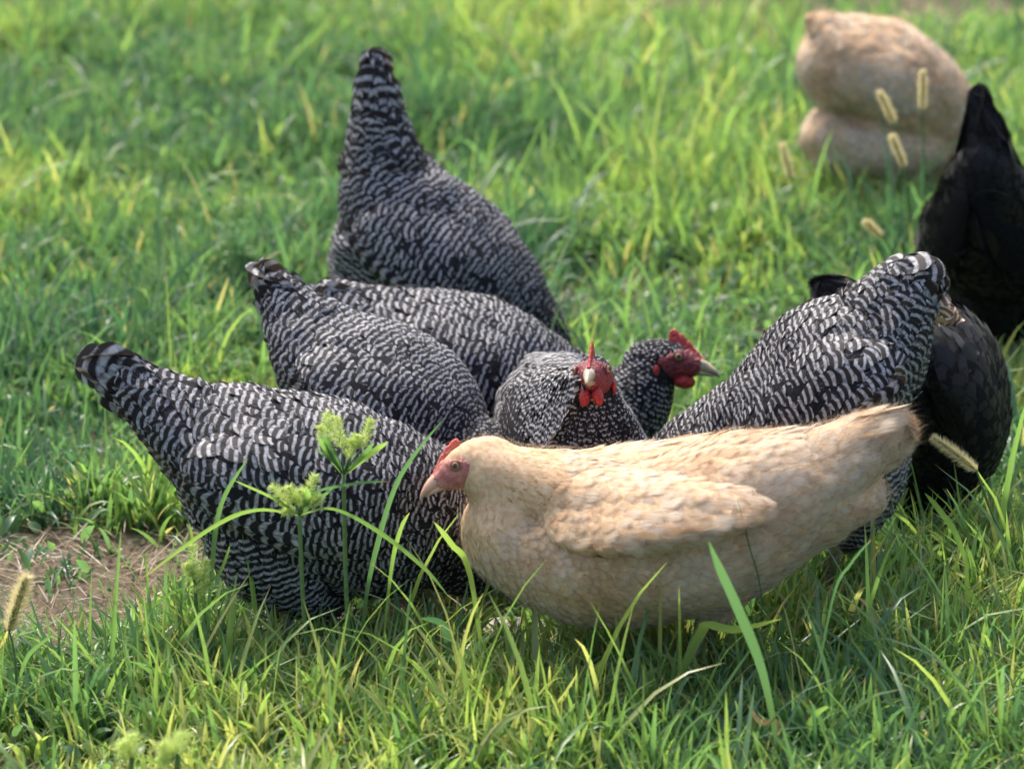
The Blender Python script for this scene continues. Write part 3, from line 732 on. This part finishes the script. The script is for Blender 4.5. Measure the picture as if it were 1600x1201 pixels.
# 8 black hen lower right
h = Hen('black', 860, 1480, -.3, 88, 'black hen low at the right, half hidden behind a barred hen')
h.head_dir = Vector((.3, -1, 0)); h.mid = h.pt(1480, 600)
hd = ddown(h, 1402, 850, -1)
h.chain([(1405,832,30,.019,6),(1418,800,52,.034,9),(1445,750,78,.052,14),(1475,690,92,.070,20),(1480,630,92,.080,24),(1460,575,90,.078,26),(1420,530,76,.062,28),(1370,495,50,.045,30)])
h.build_body(hd); hd.build(h); h.finish_body(.9, .7)
h.wing([(1515,735,34),(1525,680,48),(1515,620,56),(1485,560,46),(1450,520,14)], th=.016, fl=(24, 48))
h.tail([(1385,498,44,.040,40),(1335,470,28,.024,48),(1302,455,18,.012,44),(1288,452,10,.008,34)], hair=2)
h.legs([(1470, -.04), (1500, .04)])

# 9 black hen upper right
h = Hen('black', 585, 1550, 3.0, 99, 'black hen with tall pointed upright tail, cut off by the right edge of view')
h.k = 0.0; h.head_dir = Vector((.3, .95, 0)); h.mid = h.pt(1550, 400)
hd = Head(h.pt(1675, 470, .30), Vector((.3, .6, -.7)), Vector((.3, .6, .7)), 1.0)
h.chain([(1670,450,30,.020,6,.28),(1655,420,50,.034,10,.25),(1630,385,85,.060,16,.20),(1600,372,108,.080,22,.13),(1570,374,110,.086,26,.06),(1550,366,98,.080,28,0),(1541,318,76,.056,30,-.04),(1537,262,50,.034,32,-.06)])
h.chain([(1530,390,92,.070,24,.02),(1540,460,62,.050,20,.03),(1552,520,26,.022,14,.03),(1556,545,10,.010,8,.03)])
h.chain([(1610,420,70,.060,24,.06),(1602,470,42,.040,20,.06),(1590,520,14,.012,10,.06)])
h.build_body(hd); hd.build(h); h.finish_body(.9, .7)
h.wing([(1468,450,26),(1466,412,36),(1474,370,38),(1490,328,26),(1504,295,8)], th=.010, fl=(26, 50))
h.tail([(1541,300,66,.050,44,-.03),(1540,250,46,.034,52,-.05),(1537,208,26,.023,52,-.055),(1533,178,14,.013,44,-.055),(1531,156,7,.007,36,-.055),(1530,146,3,.004,26,-.055)], hair=1, rect=0)
h.legs([(1557, .03), (1590, .06)])

# 10 buff hen at the back
h = Hen('buff', 335, 1390, .15, 110, 'blurred buff hen far back in the grass, head down out of sight')
h.amp = .005; h.head_dir = Vector((1, .15, 0)); h.mid = h.pt(1390, 150)
hd = ddown(h, 1580, 285, 1)
h.chain([(1572,290,26,.019,7),(1552,258,38,.026,9),(1522,228,48,.038,12),(1482,190,60,.058,17),(1432,144,76,.076,20),(1376,108,80,.080,24),(1320,101,77,.064,26)])
h.chain([(1460,225,48,.06,18),(1410,222,58,.075,20),(1350,220,58,.072,20),(1298,220,50,.050,20)])
h.chain([(1400,150,70,.06,20),(1380,200,60,.06,20)])
h.chain([(1288,44,18,.035,24),(1293,70,25,.045,24),(1298,105,30,.055,24),(1304,145,27,.05,22)])
h.chain([(1303,200,24,.045,20),(1300,230,26,.05,20),(1306,255,20,.04,18)])
h.chain([(1455,190,60,.06,20),(1450,232,52,.058,20)])
h.build_body(hd); hd.build(h); h.finish_body(.9, 1.2)
h.wing([(1485,200,26),(1442,168,48),(1396,140,58),(1346,126,50),(1302,122,14)], th=.012, fl=(22, 40))
h.tail([(1330,70,44,.045,32),(1300,52,32,.030,32),(1280,40,22,.020,30),(1268,33,12,.010,26)], hair=1.5)
h.legs([(1380, -.04), (1410, .04)])

# ---------------------------------------------------------------- ground
FOOT = []
for hn_ in HENS:
    sm = np.array(hn_.samples); sel = sm[sm[:, 2] < .34]
    FOOT.append(np.column_stack([sel[:, 0], sel[:, 1], np.minimum(sel[:, 6], sel[:, 7]), sel[:, 2] - sel[:, 6]]))
FOOT = np.concatenate(FOOT)

def vnoise(x, y, sc, seed):
    """smooth value noise, numpy"""
    r = np.random.default_rng(seed); T = r.random((64, 64)); x = np.asarray(x) * sc + 1000; y = np.asarray(y) * sc + 1000
    xi, yi = np.floor(x).astype(int), np.floor(y).astype(int); fx, fy = x - xi, y - yi; fx = fx * fx * (3 - 2 * fx); fy = fy * fy * (3 - 2 * fy)
    a, b, c, d = T[xi % 64, yi % 64], T[(xi + 1) % 64, yi % 64], T[xi % 64, (yi + 1) % 64], T[(xi + 1) % 64, (yi + 1) % 64]
    return (a * (1 - fx) + b * fx) * (1 - fy) + (c * (1 - fx) + d * fx) * fy
PATCH = []     # bare patches: x, y, rx, ry, strength
for px, py, rx, ry, st in ((50, 985, .13, .13, 1.0), (-60, 960, .12, .16, 1.0), (200, 885, .10, .10, .85), (30, 880, .16, .10, .78), (760, 960, .10, .10, .75), (925, 480, .07, .16, .8), (1010, 455, .06, .09, .5), (1010, 110, .08, .15, .6), (560, 985, .10, .05, .6)):
    g = G(px, py); PATCH.append((g.x, g.y, rx, ry, st))
def bare(x, y):
    v = np.zeros(len(x))
    for cx, cy, rx, ry, st in PATCH:
        d = np.sqrt(((x - cx) / rx) ** 2 + ((y - cy) / ry) ** 2) + (vnoise(x, y, 22, 5) - .5) * .7
        v = np.maximum(v, st * np.clip((1.25 - d) / .5, 0, 1))
    return v
def gz(x, y):
    return (vnoise(x, y, 3, 1) - .5) * .012 + (vnoise(x, y, 14, 2) - .5) * .006

t = NT('soil'); pos = t.n('ShaderNodeNewGeometry').outputs['Position']
n1 = t.noise(pos, 150, 6, .7); n2 = t.noise(pos, 9, 3)
c = t.ramp(n1, [(.3, (.075, .050, .032)), (.5, (.175, .135, .10)), (.68, (.31, .255, .195))])
c = t.mix(t.math('MULTIPLY', n2, .5), c, (.10, .095, .05))
M['soil'] = t.finish(c, .95, .1, bump=n1, bstr=1.0, bdist=.008)
xs = np.concatenate([[-400, -60, -12], np.linspace(-3, 3, 130), [12, 60, 400]]); ys = np.concatenate([[-60, -5], np.linspace(2, 8, 130), [14, 60, 400]])
X, Yy = np.meshgrid(xs, ys); co = np.column_stack([X.ravel(), Yy.ravel(), gz(X.ravel(), Yy.ravel()) * (np.abs(X.ravel()) < 4)])
tag(link('ground', mesh_np('ground', co, np.array(grid_faces(len(ys), len(xs))).ravel(), np.full((len(xs) - 1) * (len(ys) - 1), 4)), None, M['soil']), kind='structure')

# ---------------------------------------------------------------- grass
def grass_mat(name, dry=False):
    t = NT(name); h, r, v = t.attr('hue'), t.attr('rnd'), t.attr('gv')
    if dry: c = t.ramp(r, [(0, (.24, .19, .12)), (.5, (.36, .29, .19)), (1, (.16, .11, .07))])
    else:
        c = t.ramp(h, [(0, (.048, .122, .072)), (.35, (.096, .195, .094)), (.62, (.152, .275, .088)), (.86, (.25, .36, .105)), (1, (.42, .38, .19))])  # darkest stop tinted teal, painting the bluish shade of the grass into its colour
        c = t.mix(t.math('MULTIPLY', t.math('SUBTRACT', 1.0, t.smooth(v, 0, .35)), .35), c, (.16, .20, .07))
        tipb = t.math('MULTIPLY', t.smooth(v, .86, 1.0), t.smooth(r, .8, .95)); c = t.mix(tipb, c, (.38, .26, .12))
    tc = t.n('ShaderNodeMix', data_type='RGBA', blend_type='MULTIPLY'); tc.inputs[0].default_value = 1
    t.l(c, tc.inputs[6]); tc.inputs[7].default_value = (1.6, 1.6, .95, 1) if not dry else (1.2, 1.1, .9, 1)
    return t.finish(c, .36, .55, .5, tc.outputs[2])
M['grass'] = grass_mat('grass'); M['dry'] = grass_mat('dry_grass', True)
def blades(x, y, L, W, az, lean, curl, hue, z0, rows=6, seed=0, twist=.0):
    """vectorised curved blades: root, length, width, azimuth of lean, initial lean, added curl"""
    n = len(x); r = np.random.default_rng(seed)
    P_ = np.zeros((n, rows, 3)); pos = np.column_stack([x, y, z0]).astype(float)
    wp = np.interp(np.linspace(0, 1, rows), [0, .15, .45, .75, 1], [.55, .9, 1.0, .72, .04])
    wa = az + r.uniform(-1.2, 1.2, n) + math.pi / 2; co = np.zeros((n, rows, 3, 3)); 
    for k in range(rows):
        th = lean + curl * (k / (rows - 1)) ** 1.3
        d = np.column_stack([np.sin(th) * np.cos(az), np.sin(th) * np.sin(az), np.cos(th)])
        wv = np.column_stack([np.cos(wa), np.sin(wa), np.zeros(n)]); wv -= d * (wv * d).sum(1)[:, None]; wv /= np.linalg.norm(wv, axis=1)[:, None] + 1e-9
        nn = np.cross(d, wv); hw = (W * .5 * wp[k])[:, None]
        co[:, k, 0] = pos - wv * hw + nn * hw * .35; co[:, k, 1] = pos; co[:, k, 2] = pos + wv * hw + nn * hw * .35
        pos = pos + d * (L / (rows - 1))[:, None]
    base = np.array(grid_faces(rows, 3)); nv = rows * 3
    f = (base[None] + (np.arange(n) * nv)[:, None, None]).reshape(-1)
    gv = np.tile(np.repeat(np.linspace(0, 1, rows), 3), n)
    return co.reshape(-1, 3), f, dict(hue=np.repeat(hue, nv), rnd=np.repeat(r.random(n), nv), gv=gv)
def footlimit(x, y, L):
    """keep blades under a bird short"""
    keep = np.ones(len(x), dtype=bool)
    for a in range(0, len(x), 20000):
        dx = x[a:a + 20000, None] - FOOT[None, :, 0]; dy = y[a:a + 20000, None] - FOOT[None, :, 1]
        ins = dx * dx + dy * dy < (FOOT[None, :, 2] * .95) ** 2
        zmin = np.where(ins, FOOT[None, :, 3], 9).min(1)
        lim = np.maximum(zmin + .01, .03); LL = L[a:a + 20000]; L[a:a + 20000] = np.minimum(LL, lim)
    return L
def in_view(x, y, m):
    hw = y * 800 / F / cp * 1.03 + m
    return (np.abs(x) < hw) & (y > 3.45 - m) & (y < 5.95 + m)
def field(n_tuft, per, x0, x1, y0, y1, seed, rows, inside):
    r = np.random.default_rng(seed); x = r.uniform(x0, x1, n_tuft); y = r.uniform(y0, y1, n_tuft)
    iv = in_view(x, y, .25); ok = iv if inside else ~iv; x, y = x[ok], y[ok]
    b = bare(x, y); ok = r.random(len(x)) > b * .97; x, y = x[ok], y[ok]; b = b[ok]
    cl = vnoise(x, y, 4.5, 11) * .6 + vnoise(x, y, 11, 12) * .4
    ok = r.random(len(x)) < .35 + 1.1 * cl; x, y, cl, b = x[ok], y[ok], cl[ok], b[ok]
    hf = (.35 + 1.3 * cl) * (1 - .5 * b) * np.interp(y, [3.4, 3.55, 3.7, 3.9, 4.1, 4.3, 5.5], [.80, .95, 1.45, 1.30, 1.1, .95, 1.1])
    hu = .46 + .95 * (vnoise(x, y, 4.2, 21) - .5) + .5 * (vnoise(x, y, 15, 22) - .5); k = per
    X = np.repeat(x, k) + r.normal(0, .008, len(x) * k); Y_ = np.repeat(y, k) + r.normal(0, .008, len(x) * k)
    n = len(X); L = r.uniform(.022, .070, n) * np.repeat(hf, k); long = r.random(n) < .045; L[long] *= 2.0
    W = r.uniform(.0022, .0056, n) * np.repeat(r.uniform(.75, 1.3, len(x)), k)
    az = r.uniform(0, 2 * math.pi, n); lean = np.abs(r.normal(.34, .38, n)); curl = np.abs(r.normal(.6, .8, n))
    hue = np.clip(np.repeat(hu, k) + r.normal(0, .2, n), 0, .93); hue[r.random(n) < .02] = 1
    L = footlimit(X, Y_, L)
    return blades(X, Y_, L, W, az, lean, curl, hue, gz(X, Y_) - .003, rows, seed)
def cat(ls):
    off = 0; co, f = [], []; at = {k: [] for k in ls[0][2]}
    for c, ff, a in ls:
        co.append(c); f.append(ff + off); off += len(c)
        for k in at: at[k].append(a[k])
    return np.concatenate(co), np.concatenate(f), {k: np.concatenate(v) for k, v in at.items()}
A = cat([field(43000, 8, -1.4, 1.4, 3.1, 6.3, 31, 6, True), field(26000, 6, -3, 3, 2.4, 8, 32, 4, False)])
g = link('grass', mesh_np('grass', A[0], A[1], np.full(len(A[1]) // 4, 4), attrs=A[2]), None, M['grass']); tag(g, kind='stuff')
# low broad-leaved ground cover between the blades
r = np.random.default_rng(77); n = 16000; x = r.uniform(-1.1, 1.1, n); y = r.uniform(3.3, 6.2, n); k = in_view(x, y, .2) & (r.random(n) < .25 + 1.2 * (vnoise(x, y, 7, 41) > .58)) & (bare(x, y) < .8); x, y = x[k], y[k]; n = len(x)
A = blades(x, y, r.uniform(.012, .030, n), r.uniform(.006, .011, n), r.uniform(0, 6.28, n), r.uniform(.3, 1.0, n), r.uniform(.3, 1.2, n), r.uniform(.1, .55, n), gz(x, y) + r.uniform(.002, .022, n), 5, 8)
tag(link('ground_cover', mesh_np('ground_cover', A[0], A[1], np.full(len(A[1]) // 4, 4), attrs=A[2]), None, M['grass']), kind='stuff')
# dry litter lying on the bare soil and through the sward
r = np.random.default_rng(5); n = 26000; x = r.uniform(-1, 1, n); y = r.uniform(3.4, 6, n); keep = in_view(x, y, .1) & (r.random(n) < .13 + bare(x, y) * 1.0); x, y = x[keep], y[keep]; n = len(x)
A = blades(x, y, r.uniform(.008, .045, n) * np.where((y > 4.0) & (y < 4.5), 1.9, 1.0), r.uniform(.0006, .0020, n), r.uniform(0, 6.28, n), r.uniform(1.15, 1.6, n), r.uniform(-.5, .7, n), r.random(n), gz(x, y) + r.uniform(.001, .008, n), 5, 6)
tag(link('dry_grass', mesh_np('dry_grass', A[0], A[1], np.full(len(A[1]) // 4, 4), attrs=A[2]), None, M['dry']), kind='stuff')

# ---------------------------------------------------------------- single plants
def seedhead_mat(name, c1, c2):
    t = NT(name); r = t.attr('rnd'); return t.finish(t.mix(r, c1, c2), .6, .2, .45, t.mix(r, tuple(x * 1.3 for x in c1), tuple(x * 1.3 for x in c2)))
M['bristle'] = seedhead_mat('bristles', (.74, .74, .46), (.80, .68, .48)); M['seed'] = seedhead_mat('seeds', (.16, .20, .05), (.24, .26, .09))
M['sedge'] = seedhead_mat('sedge_spikes', (.52, .66, .22), (.72, .74, .38)); M['stem'] = plain('green_stem', (.10, .20, .07), c2=(.16, .24, .08), rough=.5, trans=.15)
M['drystem'] = plain('dry_stem', (.26, .22, .13), c2=(.12, .11, .07), rough=.8); M['leaf'] = seedhead_mat('weed_leaf', (.035, .12, .025), (.07, .18, .03))
def needle(p, d, l, w, rr_):
    """thin two-sided triangle needle pair"""
    s_ = d.orthogonal().normalized(); s2 = d.cross(s_); V = []
    for q in (s_, s2): V += [p - q * w, p + q * w, p + d * l]
    return V
def spiky(name, path, R0, dens, ln, w, mat, root, seed, along=.35, core=None):
    """bristly spike round a path of (point) with radius R0"""
    rn = random.Random(seed); V, rv = [], []
    pts = catmull([tuple(p) for p in path], 6)
    for i in range(dens):
        f = rn.random(); k = f * (len(pts) - 1.001); a, b = Vector(pts[int(k)]), Vector(pts[int(k) + 1]); c = a.lerp(b, k % 1); t = (b - a).normalized()
        o = t.orthogonal().normalized(); o.rotate(Matrix.Rotation(rn.uniform(0, 6.283), 3, t))
        prof = math.sin(math.pi * min(.97, max(.06, f)) ** .8) ** .5
        d = (o + t * rn.uniform(along * .5, along * 1.5)).normalized()
        V += needle(c + o * R0 * prof * .5, d, ln * rn.uniform(.6, 1.2) * (.5 + .5 * prof), w, 0); rv += [rn.random()] * 6
    n = len(V) // 3
    me = mesh_np(name, [tuple(v - root.location) for v in V], np.arange(n * 3), np.full(n, 3), attrs=dict(rnd=rv), smooth=False)
    return link(name, me, root, M[mat])
def strap(name, pts, w, root, hue=.6, mat='grass', seed=0, vfold=.3, par=None):
    """a single broad blade through world points"""
    p = catmull([tuple(q) for q in pts], 6); n = len(p); V, hv, gv = [], [], []; rn = random.Random(seed)
    for i in range(n):
        f = i / (n - 1); t = (Vector(p[min(i + 1, n - 1)]) - Vector(p[max(i - 1, 0)])).normalized()
        s_ = t.cross(Vector((rn.uniform(-.02, .02), 1, .25))).normalized(); nn = s_.cross(t)
        ww = w * .5 * float(np.interp(f, [0, .2, .5, .8, 1], [.28, .6, 1, .8, .03]))
        for e in (-1, 0, 1): V.append(Vector(p[i]) + s_ * ww * e + nn * abs(e) * ww * vfold); gv.append(f)
    me = mesh_np(name, [tuple(v - root.location) for v in V], np.array(grid_faces(n, 3)).ravel(), np.full((n - 1) * 2, 4), attrs=dict(hue=np.full(len(V), hue), rnd=np.full(len(V), rn.random()), gv=gv))
    return link(name, me, root, M[mat])
def stemo(pts, r0, r1, root, mat='stem'):
    p = catmull([tuple(q) for q in pts], 6); V, Fc = tube(p, list(np.linspace(r0, r1, len(p))), 8)
    me = to_mesh('stem', [v - root.location for v in V], Fc); return link('stem', me, root, M[mat])
def gp(px, py):            # point on the ground seen at a pixel
    p = G(px, py); return Vector((p.x, p.y, 0))
# foxtails: head base px, head tip px, ground px/py, sway
def foxtail(base, tip, foot, label, R0=.0030, L=.0085, dens=800, leaf=True, seed=1, bend=0):
    f = gp(*foot); root = empty('foxtail_grass', f); tag(root, label, 'foxtail', 'foxtail grasses with bristly seed heads')
    Y = f.y; b = P(*base, Y); t_ = P(*tip, Y - .004); mid = f.lerp(b, .55) + Vector((bend, .01, .012))
    stemo([f, mid, b], .0013, .0009, root); m2 = b.lerp(t_, .5) + Vector((0, 0, .001))
    sh = spiky('seed_head', [b, m2, t_], R0, dens, L, .00022, 'bristle', root, seed, .9)
    p = catmull([tuple(b), tuple(m2), tuple(t_)], 5); V, Fc = tube(p, [R0 * .62 * x for x in np.interp(np.linspace(0, 1, len(p)), [0, .2, .8, 1], [.5, 1, .9, .3])], 8)
    me = to_mesh('seed_core', [v - root.location for v in V], Fc); me.attributes.new('rnd', 'FLOAT', 'POINT'); o = link('seed_core', me, root, M['seed']); o.parent = sh
    if leaf:
        q = f.lerp(mid, .5); strap('leaf', [q, q + Vector((.012, -.01, .035)), q + Vector((.035, -.01, .055))], .004, root, .45, seed=seed)
foxtail((1398,194), (1374,144), (1425,440), 'blurred foxtail head highest on the left in front of the far buff hen', bend=.004, seed=1)
foxtail((1441,172), (1442,112), (1450,450), 'upright foxtail head furthest right in front of the far buff hen', seed=2)
foxtail((1413,262), (1393,212), (1440,460), 'foxtail head low before the far buff hen above a bright green leaf', seed=3)
foxtail((1236,280), (1222,226), (1262,400), 'pale foxtail head left of the far buff hen', seed=4)
foxtail((1378,372), (1352,346), (1420,470), 'foxtail head lying tilted left of the upper black hen', seed=5)
foxtail((1526,735), (1459,684), (1640,985), 'sharp bristly foxtail leaning left in front of the lower black hen', R0=.0030, L=.0085, dens=1100, seed=6, bend=-.01)
foxtail((14,985), (42,900), (30,1130), 'pale blurred foxtail at the left edge beside the bare soil', R0=.005, L=.012, dens=1200, seed=7)
foxtail((1214,72), (1190,30), (1300,190), 'faint brownish foxtail in the far grass at the top', R0=.002, L=.004, dens=300, seed=8)
# sedges: stem, long bracts and spiky heads
def sedge(top, foot, heads, bracts, label, R0=.0018, seed=1, sc=1.0):
    f = gp(*foot); root = empty('sedge', f); tag(root, label, 'sedge', 'sedges with spiky green flower heads')
    Y = f.y - .01; t_ = P(*top, Y); stemo([f, f.lerp(t_, .5) + Vector((-.002, 0, 0)), t_], .0022 * sc, .0017 * sc, root)
    for i, (x0, y0, x1, y1) in enumerate(heads):
        a, b = P(x0, y0, Y - .004), P(x1, y1, Y - .008 + .004 * (i % 3))
        st = link('spike_stalk', to_mesh('spike_stalk', *(lambda V, Fc: ([v - root.location for v in V], Fc))(*tube([t_, t_.lerp(a, .6) + Vector((0, 0, .001)), a], [.0008, .0007, .0006], 6))), root, M['stem'])
        spiky('flower_spike', [a, a.lerp(b, .5), b], R0 * sc, 230, .0085 * sc, .00032, 'sedge', root, seed * 20 + i, .55)
    for i, (pts, wd, hue) in enumerate(bracts):
        q = [t_] + [P(x, y, Y - .012 * (k + 1)) for k, (x, y) in enumerate(pts)]
        strap('bract', q, wd, root, hue, seed=i)
sedge((537,742), (552,1095), [(518,690,510,645),(533,700,524,650),(565,700,580,655),(545,715,548,685),(555,700,560,680),(512,700,500,665)],
      [([(515,712),(497,682)], .006, .55), ([(522,722),(492,700)], .003, .3), ([(575,712),(606,690)], .006, .75), ([(560,720),(585,690)], .005, .45), ([(520,712),(505,678)], .006, .4)],
      'taller sedge with spiky heads in front of the lower left hen', seed=2)
sedge((468,805), (488,1095), [(450,790,425,758),(462,785,450,760),(475,780,492,742),(470,790,470,765),(480,790,500,775),(460,800,445,795)],
      [([(400,797),(330,825),(220,905)], .0045, .7), ([(520,795),(590,830),(660,885),(700,930)], .0045, .6), ([(482,780),(478,760)], .005, .6), ([(505,775),(520,762)], .003, .4), ([(430,780),(365,750)], .003, .7), ([(490,770),(560,755),(605,752)], .003, .25)],
      'shorter sedge with long drooping bracts in front of the lower left hen', seed=3)
sedge((305,915), (318,1075), [(305,905,300,850),(300,900,292,880),(315,905,322,875),(305,925,330,910)], [([(340,900),(360,850)], .003, .6), ([(270,925),(235,950)], .003, .6)], 'yellowish sedge beside the bare soil at the left', seed=4)
sedge((206,1182), (206,1290), [(206,1180,205,1148),(200,1185,190,1160)], [([(240,1190),(262,1200)], .004, .7)], 'blurred sedge head at the bottom left, the left one', R0=.003, seed=5, sc=1.3)
sedge((278,1178), (280,1290), [(278,1175,285,1145),(270,1180,255,1160),(268,1190,250,1180)], [([(310,1190),(330,1205)], .004, .8)], 'larger blurred sedge head at the bottom left', R0=.003, seed=6, sc=1.3)
# tall single blades
def tallblade(pts, foot, w, hue, label, seed=1, dry=False):
    f = gp(*foot); root = empty('grass_blade', f); tag(root, label, 'grass blade', 'tall single grass blades')
    q = [f] + [P(x, y, f.y - .01 * k) for k, (x, y) in enumerate(pts)]
    strap('leaf', q, w, root, hue, 'dry' if dry else 'grass', seed=seed)
tallblade([(1205,1110),(1185,1030),(1150,945),(1125,890),(1107,845)], (1225,1230), .0088, .22, 'broad dark green blade standing before the rump of the front buff hen', 1)
tallblade([(1060,1060),(1095,990),(1108,978),(1150,984),(1222,966)], (1015,1150), .010, .85, 'bright blade bent sharply to the right under the front buff hen', 2)
tallblade([(570,950),(590,850),(625,745),(692,655)], (560,1095), .0048, .25, 'long slender blade arching right between the sedges and the beak', 3)
tallblade([(728,850),(700,770),(678,818)][:0] + [(735,900),(705,850),(678,815)], (765,1110), .006, .8, 'bright straight blade leaning left below the buff hen beak', 4)
tallblade([(610,900),(625,830),(640,800)], (590,1095), .004, .7, 'thin upright blade right of the taller sedge', 5)
tallblade([(330,900),(345,790),(388,715)], (320,1080), .0045, .4, 'thin pale tipped blade rising left of the shorter sedge', 6)
tallblade([(700,1010),(690,975),(655,965)], (705,1110), .008, .05, 'pale bluish blade curling over below the buff hen', 7)
tallblade([(1300,940),(1330,880),(1362,842)], (1255,1180), .0028, .12, 'dull stalk leaning right before the grass below the buff tail', 8)
tallblade([(1215,1130),(1190,1130),(1168,1100)], (1240,1215), .005, .0, 'short broken twig with pale tip near the bottom', 9, True)
tallblade([(1500,850),(1470,800),(1440,750)][:2] + [(1445,770)], (1540,985), .006, .6, 'green blade leaning left in front of the lower black hen', 10)
tallblade([(130,1050),(0,1075),(-40,1090)], (240,1090), .004, .95, 'long yellowing blade lying to the left at the bottom', 11)
tallblade([(1215,860),(1165,700),(1140,620)][:0] + [(1190,940),(1170,850),(1150,770)], (1185,1130), .0014, .1, 'hair thin stalk rising across the flank of the buff hen', 12)
# broadleaf weeds in the far grass
def weed(foot, n, hgt, label, seed):
    f = gp(*foot); root = empty('weed_plant', f); tag(root, label, 'weed', 'leafy weeds among the grass'); rn = random.Random(seed)
    stemo([f, f + Vector((.003, 0, hgt * .5)), f + Vector((0, 0, hgt))], .0016, .0008, root)
    V, Fc, rv = [], [], []
    for i in range(n):
        z = hgt * rn.uniform(.3, 1); a = rn.uniform(0, 6.28); l = rn.uniform(.018, .034) * (1.2 - z / hgt * .5)
        d = Vector((math.cos(a), math.sin(a), rn.uniform(.1, .5))).normalized(); sd_ = d.cross(Vector((0, 0, 1))).normalized(); o = f + Vector((0, 0, z)) + d * .008; b = len(V)
        for k, wv in ((0, .1), (.2, .32), (.35, .22), (.5, .40), (.65, .22), (.8, .24), (1, .02)):
            for e in (-1, 0, 1): V.append(o + d * l * k + sd_ * l * wv * e + Vector((0, 0, -l * .25 * k * k + abs(e) * .002)) - root.location); rv.append(rn.random() * .3 + i % 3 * .3)
        Fc += grid_faces(7, 3, b)
    me = mesh_np('leaves', [tuple(v) for v in V], np.array(Fc).ravel(), np.full(len(Fc), 4), attrs=dict(rnd=rv)); link('leaves', me, root, M['leaf'])
weed((365,470), 22, .095, 'leafy weed standing left of the farthest barred hen', 1)
weed((395,560), 16, .05, 'low leafy weed behind the tail of the lower left hens', 2)
weed((110,330), 26, .06, 'leafy weed in the far grass at the upper left', 3)
weed((1150,560), 12, .03, 'low broad leaves right of the profile red face', 4)
weed((860,420), 14, .04, 'low weed right of the farthest barred hen', 5)
# pale flat stone under the buff breast
V, Fc = ellipsoid((0, 0, 0), (.048, .030, .011), 24, 16)
rn = random.Random(3); from mathutils import noise as mn_
V = [v + v.normalized() * mn_.noise(v * 60) * .004 for v in V]
me = to_mesh('flat_stone', V, Fc); o = link('flat_stone', me, None, plain('pale_stone', (.36, .33, .29), c2=(.22, .20, .18), ns=60, rough=.9, bstr=.5)); o.location = gp(800, 1000) + Vector((0, 0, .006))
tag(o, 'pale flat stone in the grass below the buff breast', 'stone')
